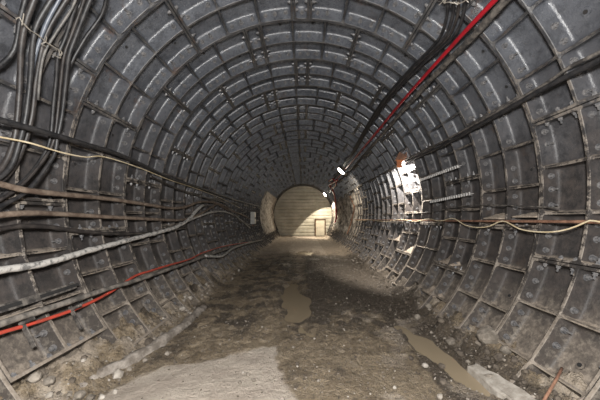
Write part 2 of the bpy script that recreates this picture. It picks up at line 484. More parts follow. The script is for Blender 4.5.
def soil(x, y):
    d = dry_mask(x, y)
    far = sstep(9.5, 13.5, y + 1.5 * fbm(x, y, 0.8))  # dry mud far down, its paler colour also painting in the lamplight there
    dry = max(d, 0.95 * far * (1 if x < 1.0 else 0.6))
    # pale dust tongue down the middle beside the puddle
    t = math.exp(-((x + 0.18 - 0.06 * math.sin(y)) / 0.14) ** 2) * sstep(4.6, 7.5, y) * (1 - sstep(12, 14, y))
    dry = max(dry, 0.55 * t * sstep(-0.1, 0.4, fbm(x, y, 5)))
    rl = sstep(-1.66, -1.95, x); rr = sstep(1.85, 2.1, x)
    dry = max(dry, 0.55 * rl * sstep(-0.3, 0.3, fbm(x, y, 3, 3, 2)), 0.5 * rr * sstep(-0.2, 0.3, fbm(x, y, 3, 3, 5)))
    q = sstep(0.3, 0.7, x) * (1 - sstep(4.2, 5.2, y)) * sstep(-0.05, 0.45, fbm(x, y, 2.2, 4, 11))
    dry = max(dry, 0.38 * q)
    g = sstep(4.0, 5.2, y + 0.7 * fbm(x, y, 1.2)) * (1 - sstep(10, 13, y)) * (sstep(-0.75, -0.2, x + .3 * fbm(x, y, 2)) * (1 - 0.8 * math.exp(-((x + .1) / .25) ** 2) * sstep(5, 6, y)))
    g = max(g, 0.85 * sstep(1.05, 1.35, x + 0.15 * fbm(x, y, 3)) * (1 - sstep(12, 15, y)) * (1 - rr))
    g = max(g, 0.45 * sstep(0, 0.5, fbm(x, y, 1.7, 4, 13)) * (1 - far))
    tr = math.exp(-((x + 0.85) / 0.38) ** 2) * sstep(4.2, 5, y) * (1 - sstep(12, 14, y))
    g = max(g, tr * sstep(-0.1, 0.5, math.sin(y * 11 + 1.5 * fbm(x, y, 2)) * 0.6 + fbm(x, y, 4, 3, 30)))
    g = max(g, 0.9 * sstep(0.05, 0.3, fbm(x, y, 2.8, 4, 33)) * sstep(3.2, 4.2, y) * (1 - sstep(13, 15, y)))
    g = min(1, g) * (1 - min(1, dry * 1.2))
    wet = max(0, 1 - 1.6 * dry) * (0.4 + 0.6 * sstep(-0.2, 0.4, fbm(x, y, 1.5, 3, 21)))
    wet = max(wet, pud(x, y))
    return (dry, g, wet)

ys = []
y = Y_BACK
while y < Y_END:
    ys.append(y)
    y += 0.12 if y < 1.6 else max(0.022, 0.008 * y) if y < 10 else 0.012 * y
ys.append(Y_END)
NX = 190; XW = 2.32
verts = []; faces = []; cols = []
for yy in ys:
    for i in range(NX + 1):
        x = -XW + 2 * XW * i / NX
        verts.append((x, yy, height(x, yy)))
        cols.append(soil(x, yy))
for j in range(len(ys) - 1):
    for i in range(NX):
        a = j * (NX + 1) + i
        faces.append((a, a + 1, a + NX + 2, a + NX + 1))
me = bpy.data.meshes.new('floor'); me.from_pydata(verts, [], faces)
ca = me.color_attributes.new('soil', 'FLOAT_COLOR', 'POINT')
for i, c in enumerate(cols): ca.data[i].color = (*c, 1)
for p in me.polygons: p.use_smooth = True
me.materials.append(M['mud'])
fl = link('floor', me); fl['kind'] = 'structure'
fl['label'] = 'uneven brown mud tunnel floor with ruts, gravel and a dry dusty patch in front'

pl = ['long muddy puddle running down the middle of the tunnel floor',
      'narrow brown water channel beside the rubble on the right, ending at the white slab', 'small far puddle in front of the cream end wall']
for (cx, cy, ax_, ay, rot), lb in zip(PUD, pl):
    bm = bmesh.new(); n = 40; vs = []
    for i in range(n):
        t = 2 * PI * i / n; u = ax_ * 1.35 * math.cos(t); v = ay * 1.35 * math.sin(t)
        vs.append(bm.verts.new((cx + u * math.cos(rot) + v * math.sin(rot), cy - u * math.sin(rot) + v * math.cos(rot), -0.012)))
    top = bm.faces.new(vs)
    r = bmesh.ops.extrude_face_region(bm, geom=[top])
    for v in r['geom']:
        if isinstance(v, bmesh.types.BMVert): v.co.z -= 0.03
    tag(build('puddle', bm, M['water']), lb, 'puddle')

# ---------------------------------------------------------------- end wall
def circle_half(z, r=2.52):
    d = r * r - (z - AX) ** 2
    return math.sqrt(d) if d > 0 else 0
bm = bmesh.new()
P = 0.285
zs = []
z = -0.1
while z < AX + 2.5:
    ph = (z / P) % 1.0
    d = 0 if ph < 0.12 else (0.05 * (ph - 0.12) / 0.1 if ph < 0.22 else (0.05 if ph < 0.86 else 0.05 * (1 - (ph - 0.86) / 0.14)))
    zs.append((z, d)); z += P / 16
prev = None
for z, d in zs:
    w = max(circle_half(z), 0.05) if z > 0.3 else circle_half(0.3)
    row = [bm.verts.new((w * (-1 + 2 * i / 12), Y_END - d, z)) for i in range(13)]
    back = [bm.verts.new((w * (-1 + 2 * i / 12), Y_END + 0.1, z)) for i in (0, 12)]
    if prev:
        for i in range(12): bm.faces.new((prev[0][i], prev[0][i + 1], row[i + 1], row[i]))
        bm.faces.new((prev[0][0], row[0], back[0], prev[1][0])); bm.faces.new((prev[0][12], prev[1][1], back[1], row[12]))
        bm.faces.new((prev[1][0], back[0], back[1], prev[1][1]))
    prev = (row, back)
we = build('wall_end', bm, M['sheet']); we['kind'] = 'structure'; we['label'] = 'cream horizontally profiled sheet wall closing the far end of the tunnel'
# steel rim around it
bm = bmesh.new()
n = 60
loops = []
for i in range(n + 1):
    th = -122 + 244 * i / n
    loops.append([bm.verts.new(cyl(rr, th, yy)) for rr, yy in ((2.42, Y_END - 0.35), (2.42, Y_END - 0.08), (2.62, Y_END - 0.08), (2.62, Y_END - 0.35))])
for A, B in zip(loops, loops[1:]):
    for k in range(4): bm.faces.new((A[k], A[(k + 1) % 4], B[(k + 1) % 4], B[k]))
o = build('trim_1', bm, M['grit']); o['kind'] = 'structure'; o['label'] = 'dark round steel rim framing the cream end wall'
# door
dx0, dx1 = 1.03, 1.86; dz = 1.42
door = bpy.data.objects.new('door_1', None); COL.objects.link(door); door.location = (0, Y_END - 0.06, 0)
door['kind'] = 'structure'; door['label'] = 'small cream door in a brown frame at the right foot of the end wall'
bm = bmesh.new()
add_box(bm, ((dx0 + dx1) / 2, -0.05, 0.02 + dz / 2), (dx1 - dx0 - 0.12, 0.05, dz - 0.1))
for zz in (0.4, 1.0):
    add_box(bm, ((dx0 + dx1) / 2, -0.08, zz), (dx1 - dx0 - 0.3, 0.02, 0.42), None, 0.006)
leaf = build('door_leaf', bm, M['door'], door)
bm = bmesh.new()
add_box(bm, (dx0, -0.06, dz / 2), (0.085, 0.12, dz)); add_box(bm, (dx1, -0.06, dz / 2), (0.085, 0.12, dz))
add_box(bm, ((dx0 + dx1) / 2, -0.06, dz), (dx1 - dx0 + 0.085, 0.12, 0.09))
build('door_frame', bm, M['frame_brown'], door)
bm = bmesh.new(); add_prism(bm, (dx0 + 0.12, -0.08, 0.75), (0, -1, 0), 0.015, 0.05, 8); add_box(bm, (dx0 + 0.17, -0.135, 0.75), (0.13, 0.02, 0.02), None, 0.004)
build('door_handle', bm, M['steel'], leaf)

# shotcrete bands on both sides before the end wall
def shot(th0, th1, y0, y1, label, idx):
    bm = bmesh.new(); na, ny = 60, 110; G = []
    for i in range(na + 1):
        row = []
        for j in range(ny + 1):
            u, v = i / na, j / ny
            th = th0 + (th1 - th0) * u; yy = y0 + (y1 - y0) * v
            wob = 0.35 * noise.noise(Vector((th * 0.08, idx, 0)))
            yy = yy + wob * (1 - v)
            edge = min(1, min(u if idx == 1 else u, 1 - u, 1.0) * 8 + (0 if False else 0)) * min(1, v * 10)
            nn = noise.fractal(Vector((th * 0.06, yy * 1.3, idx * 3)), 1, 2, 5)
            r = (R + 0.03 - edge * (0.13 + 0.09 * nn)) if idx == 1 else (R + 0.07 - edge * (0.08 + 0.2 * nn))
            row.append(bm.verts.new(cyl(r, th, yy)))
        G.append(row)
    for i in range(na):
        for j in range(ny): bm.faces.new((G[i][j], G[i + 1][j], G[i + 1][j + 1], G[i][j + 1]))
    # back skin against the lining, closing the body
    B = [[bm.verts.new(cyl(R + 0.06, th0 + (th1 - th0) * i / na, G[i][j].co.y)) for j in (0, ny)] for i in range(na + 1)]
    for i in range(na):
        bm.faces.new((G[i][0], B[i][0], B[i + 1][0], G[i + 1][0])); bm.faces.new((G[i][ny], G[i + 1][ny], B[i + 1][1], B[i][1]))
        bm.faces.new((B[i][0], B[i][1], B[i + 1][1], B[i + 1][0]))
    o = build('trim_%d' % (idx + 1), bm, M['concrete'], None, True); o['kind'] = 'structure'; o['label'] = label
shot(-120, -58, 16.8, 23.3, 'rough pale shotcrete band on the left wall before the end wall', 1)
shot(66, 120, 12.3, 23.3, 'patchy pale shotcrete over the right lining before the end wall', 2)

# ------------------------------------------------------------------ cables
def wall_path(pts, r): return [on_wall(px, py, (r if len(q) == 0 else q[0])) for px, py, *q in pts]
def cable(name, pts, r, rad, mat, label, cat='cable', group=None, rough=0.15, n=8, step=0.06):
    o = tube_obj(name, wall_path(pts, r), rad, M[mat], None, n, rough, step)
    return tag(o, label, cat, group)

# left wall bundle hanging round the ring
gb = 'cables in the hanging bundle at the top left'
hang = [
 ([(28,-8),(25,0),(20,20),(14,50),(0,65),(-14,70)], .026, 'black', 'leftmost black cable at the top left, curling off to the left edge'),
 ([(38,-8),(34,0),(25,25),(21,50),(20,80),(18,110),(14,140),(4,165),(-14,185)], .034, 'charcoal', 'thick dusty grey cable, second from the left in the hanging bundle'),
 ([(56,-8),(51,0),(38,22),(33,40),(30,80),(26,115),(20,140),(10,168),(-12,186)], .030, 'black', 'black cable, third from the left in the hanging bundle'),
 ([(70,-8),(66,0),(50,26),(43,44),(36,80),(32,115),(24,145),(10,172),(-12,192)], .034, 'charcoal', 'brownish cable left of the pale strand in the hanging bundle'),
 ([(64,-8),(59,0),(48,20),(40,40),(34,60),(29,90),(24,120),(16,150)], .024, 'blue_grey', 'blue-grey cable catching the light at the top of the hanging bundle'),
 ([(78,-8),(72,8),(54,36),(44,54),(40,76),(38,100)], .016, 'grey_cable', 'thin pale grey strand in the middle of the hanging bundle'),
 ([(80,-8),(77,0),(66,36),(58,56),(56,80),(53,110),(50,140),(42,158),(30,174),(15,187),(-8,202)], .026, 'black', 'black cable right of the gap, curving low to the left edge'),
 ([(86,-8),(82,6),(71,36),(64,56),(61,80),(58,110),(54,140),(46,156),(34,172),(18,188),(-8,205)], .022, 'charcoal', 'slim dusty cable between the two black ones at the right of the hanging bundle'),
 ([(95,-8),(90,0),(76,36),(69,56),(66,80),(62,115),(57,140),(54,155),(37,180),(22,195),(-8,210)], .028, 'black', 'thick black cable at the right of the hanging bundle'),
 ([(107,-8),(106,0),(102,14),(94,26),(84,40),(69,68),(64,90)], .024, 'black', 'rightmost black cable, kinking over the flange at the top left'),
]
for i, (p, rad, mat, lb) in enumerate(hang):
    cable('hanging_cable', p, 2.52 - 0.035 * (i % 3) - rad, rad * 0.62, mat, lb, group=gb, step=0.05)

lw = 'cables along the left wall'
cable('cable', [(-30,108,2.36),(0,120,2.36),(40,131,2.36),(85,144,2.38),(125,157,2.46),(170,178),(200,188),(235,200),(262,207)], 2.50, .026, 'black', 'thick black cable running straight along the upper left wall', group=lw)
cable('wire', [(-20,133,2.38),(0,137,2.38),(30,143,2.38),(60,152,2.38),(85,157,2.42),(105,157,2.48),(140,168),(170,180),(200,190),(225,200),(240,208)], 2.515, .008, 'cream_wire', 'thin cream wire sagging just below the black cable on the left wall', 'wire')
cable('cable', [(-25,180,2.38),(0,184,2.38),(25,190,2.38),(60,194,2.42),(110,199),(150,205),(170,208),(185,207),(200,202),(215,203),(228,210),(240,214),(250,219)], 2.49, .027, 'brown', 'brown cable, upper of the three muddy ones on the left wall', group=lw)
cable('cable', [(-25,217,2.39),(0,215,2.39),(30,213,2.41),(60,214),(110,217),(150,219),(180,220),(196,216),(212,207),(220,204),(235,212),(246,216)], 2.49, .026, 'brown', 'brown cable, middle one of the three on the left wall', group=lw)
cable('cable', [(-25,232),(0,229),(20,226),(50,227),(70,230),(100,233),(130,234),(160,232),(185,228)], 2.48, .022, 'charcoal', 'dusty grey-brown cable, lowest of the three on the left wall', group=lw, rough=.3)
cable('hose', [(-30,276),(0,270),(25,267),(50,262),(80,253),(110,245),(140,237),(160,232),(176,227),(188,220),(197,210),(203,205)], 2.45, .031, 'pale', 'thick pale splattered hose rising along the left wall', 'hose', rough=.35, n=12)
cable('cable', [(180,224),(200,216),(213,212),(225,212),(235,216),(243,222),(250,228)], 2.49, .026, 'pale', 'pale grey cable arching towards the white switch box', group=lw)
cable('cable', [(150,176),(180,190),(205,198),(225,206),(238,213),(246,212)], 2.5, .02, 'charcoal', 'slim grey cable sagging above the white switch box', group=lw)
cable('wire', [(200,196),(225,203),(232,213),(243,222),(252,226)], 2.47, .02, 'grey_cable', 'thin grey wire looping down to the white switch box', 'wire')
cable('handrail_pipe', [(-30,334),(0,324),(40,311),(80,298),(110,288),(140,279),(184,264),(215,253),(240,245),(258,241)], 2.44, .027, 'pipe', 'long dusty steel pipe low on the left wall above the rubble', 'pipe', rough=.2, n=10)
cable('cable', [(-30,343),(0,333),(50,318),(85,305),(112,291),(135,276),(150,271),(166,266),(190,259),(205,252),(230,245),(258,241)], 2.52, .016, 'orange_red', 'bright orange-red cable low on the left wall behind the dusty pipe', group=lw)
cable('cable', [(205,256),(222,256),(232,249),(245,244),(262,240)], 2.42, .03, 'pale', 'pale cable hanging below the dusty pipe at the far left foot of the wall', group=lw)

# narrow cable tray behind the pipe, long slots painted in as dark shaded bars
pts = catmull(wall_path([(-30,318),(0,309),(30,300),(55,292),(76,285)], 2.50), 0.1)
bm = bmesh.new()
prev = None
for p in pts:
    d = Vector((p.x, 0, p.z - AX)).normalized(); t = Vector((-d.z, 0, d.x))
    c = [p + t * 0.032, p + t * 0.032 + d * 0.012, p - t * 0.032 + d * 0.012, p - t * 0.032]
    ring = [bm.verts.new(v) for v in c]
    if prev:
        for k in range(4): bm.faces.new((prev[k], prev[(k + 1) % 4], ring[(k + 1) % 4], ring[k]))
    else: bm.faces.new(ring)
    prev = ring
bm.faces.new(prev[::-1])
for i in range(1, len(pts) - 2, 5):
    p = (pts[i] + pts[i + 1]) / 2; d = Vector((p.x, 0, p.z - AX)).normalized()
    e = (pts[i + 1] - pts[i]).normalized(); t = d.cross(e)
    Mx = Matrix((e, t, d)).transposed()
    add_box(bm, p - d * 0.004, (0.42, 0.030, 0.006), Mx, 0, 1)
tag(build('cable_tray', bm, [M['grit'], M['hole']]), 'flat dusty slotted cable tray at the left edge above the steel pipe', 'cable tray')

# stubs that carry the low pipe
for px, py, lb in ((28, 318, 'short iron bracket under the steel pipe, leftmost one'), (76, 305, 'short iron bracket under the steel pipe, second from the left')):
    p = on_wall(px, py, 2.45)
    d = Vector((p.x, 0, p.z - AX)).normalized()
    t = Vector((d.z, 0, -d.x)) * -1
    bm = bmesh.new()
    dn = Vector((d.z, 0, -d.x)); dn = dn if dn.z < 0 else -dn
    e = Vector((0, 1, 0)); Mx = Matrix((dn, e, d)).transposed()
    add_box(bm, p + dn * 0.11 + d * 0.06, (0.24, 0.022, 0.014), Mx, 0.004)
    add_box(bm, p + dn * 0.02 + d * 0.02, (0.02, 0.035, 0.1), Mx, 0.004)
    tag(build('pipe_bracket', bm, M['grit']), lb, 'bracket', 'brackets under the low pipe')

# tie wires around the hanging bundle
def tie(pts, r, lb):
    bm = bmesh.new()
    P = catmull(wall_path(pts, r), 0.02)
    for s in range(2):
        q = [p + Vector((0.004 * math.sin(i * .8 + s * PI), 0.004 * math.cos(i * .8 + s * PI), 0)) for i, p in enumerate(P)]
        add_tube(bm, q, 0.0028, 5)
    for e in (P[0], P[-1], P[len(P) // 2]):
        for _ in range(2):
            add_tube(bm, catmull([e, e + Vector((random.uniform(-.03, .03), -.02, random.uniform(-.04, .04))), e + Vector((random.uniform(-.07, .07), -.02, random.uniform(-.06, .06)))], .02), 0.003, 5)
    tag(build('tie_wire', bm, M['wire']), lb, 'tie wire')
tie([(22,22),(30,30),(38,35),(46,42),(54,47),(62,52),(60,56)], 2.38, 'twisted bare tie wire around the hanging bundle at the top left')
tie([(444,3),(450,2),(456,4),(463,2),(468,-2)], 2.36, 'rusty tie wire holding the black cables at the top right')

# crown cables on the right
rc = 'black cables beside the red pipe'
for i, (o0, o1, rad) in enumerate(((0, 0, .017), (6, 2, .018), (11, 3.5, .015), (17, 5, .017))):
    P = [(448+o0,-10),(448+o0,0),(447+o0*.95,16),(441+o0*.8,35),(431+o0*.6,48),(412+o0*.45,67),(393+o0*.35,88),(378+o0*.3,107),(363+o1*.7,132),(351+o1*.5,154),(341+o1*.3,168),(331+o1*.2,182)]
    cable('crown_cable', P, 2.47 - 0.03 * (i % 2), rad, 'black' if i != 2 else 'charcoal',
          ['leftmost black cable left of the red pipe under the crown', 'second black cable from the left beside the red pipe', 'dusty cable, third from the left beside the red pipe', 'black cable closest to the red pipe under the crown'][i], group=rc)
cable('red_pipe', [(508,-14),(495,0),(450,48),(400,104),(375,134),(350,164),(337,179),(330,187)], 2.42, .024, 'red', 'glossy red pipe running down the upper right of the tunnel', 'pipe', rough=0, n=14)
cable('grimy_pipe', [(520,-14),(506,0),(470,40),(440,70),(405,108),(379,138),(352,168),(338,182)], 2.47, .036, 'grit', 'grimy dark pipe lying along the right side of the red pipe', 'pipe', rough=.35, n=12)
cable('red_cable', [(330,186),(333,191),(335,198),(336,208),(336,218),(334,226)], 2.44, .06, 'red', 'red cable dropping down the wall beside the far lamp', 'cable', rough=.3)
cable('red_cable', [(329,181),(333,179),(336,184),(332,188),(329,185),(334,182),(337,180)], 2.36, .045, 'red', 'tangled red cable coil under the crown near the far lamp', 'cable', rough=.3)
cable('cable', [(350,196),(354,206),(353,215),(350,226),(347,234)], 2.46, .03, 'rusty', 'rust-brown cable hanging down the far right wall', 'cable')

# right wall: pipe and cables at shoulder height
rw = 'cables along the right wall'
cable('conduit', [(640,38),(600,60),(545,88),(480,125),(440,147),(415,158),(401,165)], 2.46, .025, 'black', 'thick black conduit along the upper right wall, leading to the wall lamp', 'conduit', rough=.2)
cable('cable', [(640,28),(600,52),(570,67),(545,84),(505,107),(480,121),(440,143),(405,160),(380,175),(362,184),(348,193)], 2.51, .016, 'grit', 'thin grimy cable clipped above the black conduit on the right wall', group=rw)
cable('conduit', [(640,223),(600,222),(550,221.5),(480,221),(420,220.5),(380,220),(350,219.5)], 2.50, .016, 'rusty', 'straight rusty rod along the right wall at eye height', 'rod')
cable('wire', [(620,221),(600,222),(590,220.5),(577,226),(560,231),(540,232),(520,229),(503,221),(490,226),(478,227.5),(465,225),(453,218.5),(440,221),(428,219),(415,221.5),(400,219.5),(385,221.5),(368,220),(352,221)], 2.47, .008, 'cream_wire', 'cream wire swagged from ring to ring along the right wall', 'wire', rough=0)
cable('cable', [(560,208),(520,206),(480,205),(455,207),(431,212),(405,214),(380,216)], 2.50, .008, 'grit', 'thin grimy cable above the rusty rod on the right wall', group=rw)

# perforated cable rack strips on the right wall
def strip(pa, pb, lb):
    A = on_wall(*pa, 2.47); B = on_wall(*pb, 2.47)
    d0 = Vector(((A.x + B.x) / 2, 0, (A.z + B.z) / 2 - AX)).normalized()
    e = (B - A).normalized(); t = d0.cross(e).normalized(); L = (B - A).length
    bm = bmesh.new(); Mx = Matrix((e, t, d0)).transposed(); mid = (A + B) / 2
    add_box(bm, mid + d0 * .02, (L, 0.010, 0.045), Mx)
    n = int(L / 0.07)
    for i in range(n):
        p = A + e * (i + .5) * L / n
        add_box(bm, p - d0 * 0.006, (0.035, 0.05, 0.02), Mx, 0.003)
    for s in (-.4, 0, .4):
        add_box(bm, mid + e * L * s + d0 * .055, (0.03, 0.03, 0.07), Mx)
    tag(build('rack_strip', bm, M['steel']), lb, 'rack strip', 'cable rack strips on the right wall')
strip((459,166), (421,180), 'pale toothed cable rack strip on the right wall, upper one beside the wall lamp')
strip((471,193.5), (430,202), 'pale toothed cable rack strip on the right wall, lower one')

# --------------------------------------------------------------- switch box
def aim(o, d):
    o.rotation_euler = Vector(d).to_track_quat('-Z', 'Y').to_euler()
p = on_wall(253, 218, 2.42)
t = thing('switch_box', 'white electrical switch box on the left wall near the far end', 'switch box', p)
d = Vector((p.x, 0, p.z - AX)).normalized()
bm = bmesh.new(); add_box(bm, (0, 0, 0), (0.17, 0.42, 0.58), None, 0.012); build('housing', bm, M['white_box'], t)
bm = bmesh.new(); add_box(bm, (0.095, 0, 0), (0.03, 0.38, 0.53), None, 0.008); add_box(bm, (0.0, -0.22, 0), (0.13, 0.02, 0.5), None, 0.006); cov = build('cover', bm, M['white_box'], t)
bm = bmesh.new(); add_prism(bm, (0.11, -0.1, 0), (1, 0, 0), 0.03, 0.04, 10); build('knob', bm, M['grit'], cov)
bm = bmesh.new(); add_prism(bm, (0, 0, -0.28), (0, 0, -1), 0.03, 0.12, 8); build('cable_gland', bm, M['rusty'], t)
t.rotation_euler = (0, 0, 0.0)

# -------------------------------------------------------------------- lamps
def tunnel_lamp(px, py, r, lb, mat, sc_=1.0):
    p = on_wall(px, py, r)
    t = thing('tunnel_lamp', lb, 'lamp', p, 'lamps along the red pipe')
    d = Vector((p.x, 0, p.z - AX)).normalized()
    Mx = Matrix((Vector((0, 1, 0)), Vector((0, 1, 0)).cross(d) * -1, d)).transposed()
    bm = bmesh.new(); add_box(bm, d * 0.05, (0.2 * sc_, 0.46 * sc_, 0.06), Mx, 0.015); build('housing', bm, M['grit'], t)
    bm = bmesh.new()
    for s in (-.05, .05): add_box(bm, d * 0.13 + Vector((0, s, 0)), (0.03, 0.03, 0.14), Mx)
    add_box(bm, d * 0.19, (0.16, 0.05, 0.02), Mx)
    build('bracket', bm, M['rusty'], t)
    bm = bmesh.new(); bmesh.ops.create_uvsphere(bm, u_segments=20, v_segments=12, radius=1.0)
    for v in bm.verts:
        v.co = Mx @ Vector((v.co.x * .10 * sc_, v.co.y * .17 * sc_, v.co.z * .06))
    build('lens', bm, M[mat], t, True)
    return p, d
L1, D1 = tunnel_lamp(341, 171, 2.28, 'brightly lit oval tunnel lamp under the red pipe, nearer of the two', 'lamp_warm', 1.0)
L2, D2 = tunnel_lamp(325, 194.5, 2.28, 'small lit tunnel lamp near the end wall, farther of the two', 'lamp_warm', .9)

# wall lamp turned away from the camera
p3 = on_wall(400, 163, 2.36)
t = thing('wall_lamp', 'work lamp on the right wall turned towards the lining it lights', 'lamp', p3)
bm = bmesh.new(); add_box(bm, (-0.02, -0.02, -0.02), (0.12, 0.05, 0.17), None, 0.01); build('housing', bm, M['orange'], t)
bm = bmesh.new()
add_box(bm, (0.03, 0.02, 0.11), (0.2, 0.02, 0.22), Matrix.Rotation(0.5, 3, 'Y'), 0.006); add_box(bm, (0.09, 0.02, 0.12), (0.03, 0.06, 0.26), Matrix.Rotation(0.5, 3, 'Y'), 0.005)
build('bracket', bm, M['rusty'], t)
bm = bmesh.new(); add_box(bm, (0.03, 0.035, -0.01), (0.16, 0.045, 0.1), Matrix.Rotation(-0.35, 3, 'Z'), 0.015); build('lens', bm, M['lamp_white'], t)

# ----------------------------------------------------------- floor furniture
# broken concrete kerb on the left
bm = bmesh.new()
pts = [on_floor(68, 406), on_floor(100, 384), on_floor(132, 365), on_floor(165, 344), on_floor(190, 323), on_floor(205, 308)]
for p in pts: p.x -= 0.02
P = catmull(pts, 0.03); prev = None
for i, p in enumerate(P):
    w = 0.055 * (1 + .35 * noise.noise(Vector((i * .15, 0, 2)))); h = 0.12 * (1 + .4 * noise.noise(Vector((i * .12, 5, 2)))) * (1 - .45 * i / len(P))
    j = 0.02 * noise.noise(Vector((i * .3, 9, 1)))
    ring = [bm.verts.new((p.x + sx * w + j + 0.012 * noise.noise(Vector((i * .4, sx * 3, zz * 40))), p.y, zz + p.z + 0.014 * noise.noise(Vector((i * .35, sx * 5, 7))))) for sx, zz in ((-1, -.03), (-1, h * .6), (-.6, h), (.1, h * 1.03), (.7, h * .9), (1, h * .5), (1.15, -.03))]
    if prev:
        for k in range(7): bm.faces.new((prev[k], prev[(k + 1) % 7], ring[(k + 1) % 7], ring[k]))
    else: bm.faces.new(ring[::-1])
    prev = ring
bm.faces.new(prev)
tag(build('kerb', bm, M['curb'], None, True), 'broken low concrete kerb between the left rubble and the mud floor', 'kerb')

# white slab at the bottom right, and the rusty bar leaning to the lining
def slab(name, outline, z0, z1, mat, lb, cat, tilt=0.0):
    bm = bmesh.new()
    base = []
    for i in range(len(outline)):
        a = Vector(outline[i]); b = Vector(outline[(i + 1) % len(outline)])
        for k in range(4):
            q = a.lerp(b, k / 4); q += Vector((noise.noise(Vector((q.x * 12, q.y * 12, 0))), noise.noise(Vector((q.x * 12, q.y * 12, 7))))) * 0.025
            base.append(q)
    cx = sum(q.x for q in base) / len(base); cy = sum(q.y for q in base) / len(base)
    lo = [bm.verts.new((q.x, q.y, z0)) for q in base]
    mid = [bm.verts.new((q.x, q.y, z1 - .012 + tilt * (q.x - cx))) for q in base]
    hi = [bm.verts.new((cx + (q.x - cx) * .88, cy + (q.y - cy) * .93, z1 + tilt * (q.x - cx) + .01 * noise.noise(Vector((q.x * 20, q.y * 20, 3))))) for q in base]
    n = len(base)
    for A, B in ((lo, mid), (mid, hi)):
        for i in range(n): bm.faces.new((A[i], A[(i + 1) % n], B[(i + 1) % n], B[i]))
    bm.faces.new(hi); bm.faces.new(lo[::-1])
    return tag(build(name, bm, M[mat]), lb, cat)
slab('concrete_slab', [(1.66, 2.82), (1.74, 2.84), (1.82, 2.52), (1.86, 2.10), (1.72, 2.05), (1.66, 2.4)], -0.03, 0.085, 'stone_pale', 'pale broken concrete slab in the mud at the bottom right', 'slab', 0.25)
pb = [on_wall(562, 368, 2.5), on_wall(556, 380, 2.43), on_wall(543, 402, 2.36)]
tag(tube_obj('rusty_bar', pb, .010, M['rusty'], None, 8, .2), 'rusty iron bar standing in the rubble at the bottom right corner', 'bar')

# rocks ----------------------------------------------------------------
def rock_mesh(seed, flat=0.75, sub=2):
    bm = bmesh.new(); bmesh.ops.create_icosphere(bm, subdivisions=sub, radius=1.0)
    o = Vector((seed * 7.1, seed * 3.3, seed))
    for v in bm.verts:
        n = v.co.normalized()
        k = 1 + .32 * noise.noise(n * 1.3 + o) + .14 * noise.noise(n * 3.1 + o)
        v.co = Vector((n.x * k * 1.1, n.y * k * .85, n.z * k * flat))
    for _ in range(12):   # chipped flats
        r = random.Random(seed * 10 + _); nn = Vector((r.gauss(0, 1), r.gauss(0, 1), r.gauss(0, 1))).normalized(); lim = .62 + .1 * r.random()
        for v in bm.verts:
            dd = v.co.dot(nn)
            if dd > lim: v.co -= nn * (dd - lim)
    me = bpy.data.meshes.new('stone'); bm.to_mesh(me); bm.free(); return me
def rocks_of(mat): 
    out = []
    for s in range(5):
        me = rock_mesh(s + 1 + len(mat)); me.materials.append(M[mat]); out.append(me)
    return out
RK = {m: rocks_of(m) for m in ('stone', 'stone_pale', 'stone_dark')}
def rock(x, y, s, kind, lb, group=None, name='stone', sink=.3, z=None):
    o = link(name, random.choice(RK[kind])); hz = height(x, y) if z is None else z
    o.location = (x, y, hz + s * (.62 - sink)); o.scale = (s, s, s)
    o.rotation_euler = (random.uniform(-.4, .4), random.uniform(-.4, .4), random.uniform(0, 6.28))
    return tag(o, lb, 'stone', group)
def rock_px(px, py, wpx, kind, lb, zg=0.05, **k):
    p = on_floor(px, py, zg); 
    return rock(p.x, p.y, wpx / 2.1 * p.y / F, kind, lb, **k)
rock_px(425, 362, 8, 'stone_pale', 'pale stone in the mud left of the narrow water channel')
rock_px(440, 393, 8, 'stone_pale', 'pale stone on the floor near the bottom edge, left of the white slab')
rock_px(468, 396, 5, 'stone', 'small stone just left of the white slab')
rock_px(145, 358, 7, 'stone', 'grey stone on the kerb side of the dry patch')
rock_px(167, 352, 6, 'stone', 'grey stone at the far edge of the kerb')
rock_px(90, 396, 10, 'stone', 'rounded pale lump beside the kerb at the bottom left')
rock_px(115, 388, 7, 'stone_pale', 'pale lump right of the kerb, between the dry patch and the kerb')
rock_px(102, 394, 8, 'stone_pale', 'small pale lump right of the kerb near the bottom edge')
rock_px(35, 376, 15, 'stone', 'large angular block against the left lining flange', .3, sink=.2)
rock_px(50, 372, 13, 'stone', 'second angular block leaning by the left lining flange', .3, sink=.2)
rock_px(488, 342, 26, 'stone', 'wide dusty block at the foot of the right lining', .2, sink=.3)
rock_px(506, 350, 14, 'stone', 'dusty block right of the wide one at the foot of the right lining', .2)
rock_px(523, 345, 9, 'stone_pale', 'small pale stone low on the right lining', .3)
rock_px(500, 366, 12, 'stone_dark', 'dark clod under the dusty blocks on the right', .1)
rock_px(572, 383, 14, 'stone', 'grey lump in the cavity at the bottom right corner', .15)
rock_px(585, 392, 13, 'stone', 'grey lump at the very bottom right corner', .12)
rock_px(325, 322, 6, 'stone_dark', 'dark clod right of the middle puddle')
rock_px(282, 396, 7, 'stone', 'stone on the right rim of the dry patch')
rock_px(248, 372, 6, 'stone', 'grey stone lying on the dry patch, upper of its cluster')
rock_px(254, 378, 6, 'stone', 'grey stone lying on the dry patch, right one of its cluster')
rock_px(240, 380, 5, 'stone', 'grey stone lying on the dry patch, left one of its cluster')
rnd = random.Random(3)
for i in range(120):
    y = 2.3 + 7 * rnd.random() ** 1.5; x = rnd.uniform(1.45, 1.98) if rnd.random() < .7 else rnd.uniform(.9, 1.5)
    if pud(x, y) > .1: continue
    rock(x, y, rnd.uniform(.015, .045), 'stone_dark', 'dark muddy clod in the churned bank along the right wall', 'mud clods along the right wall', 'mud_clod', sink=.35)
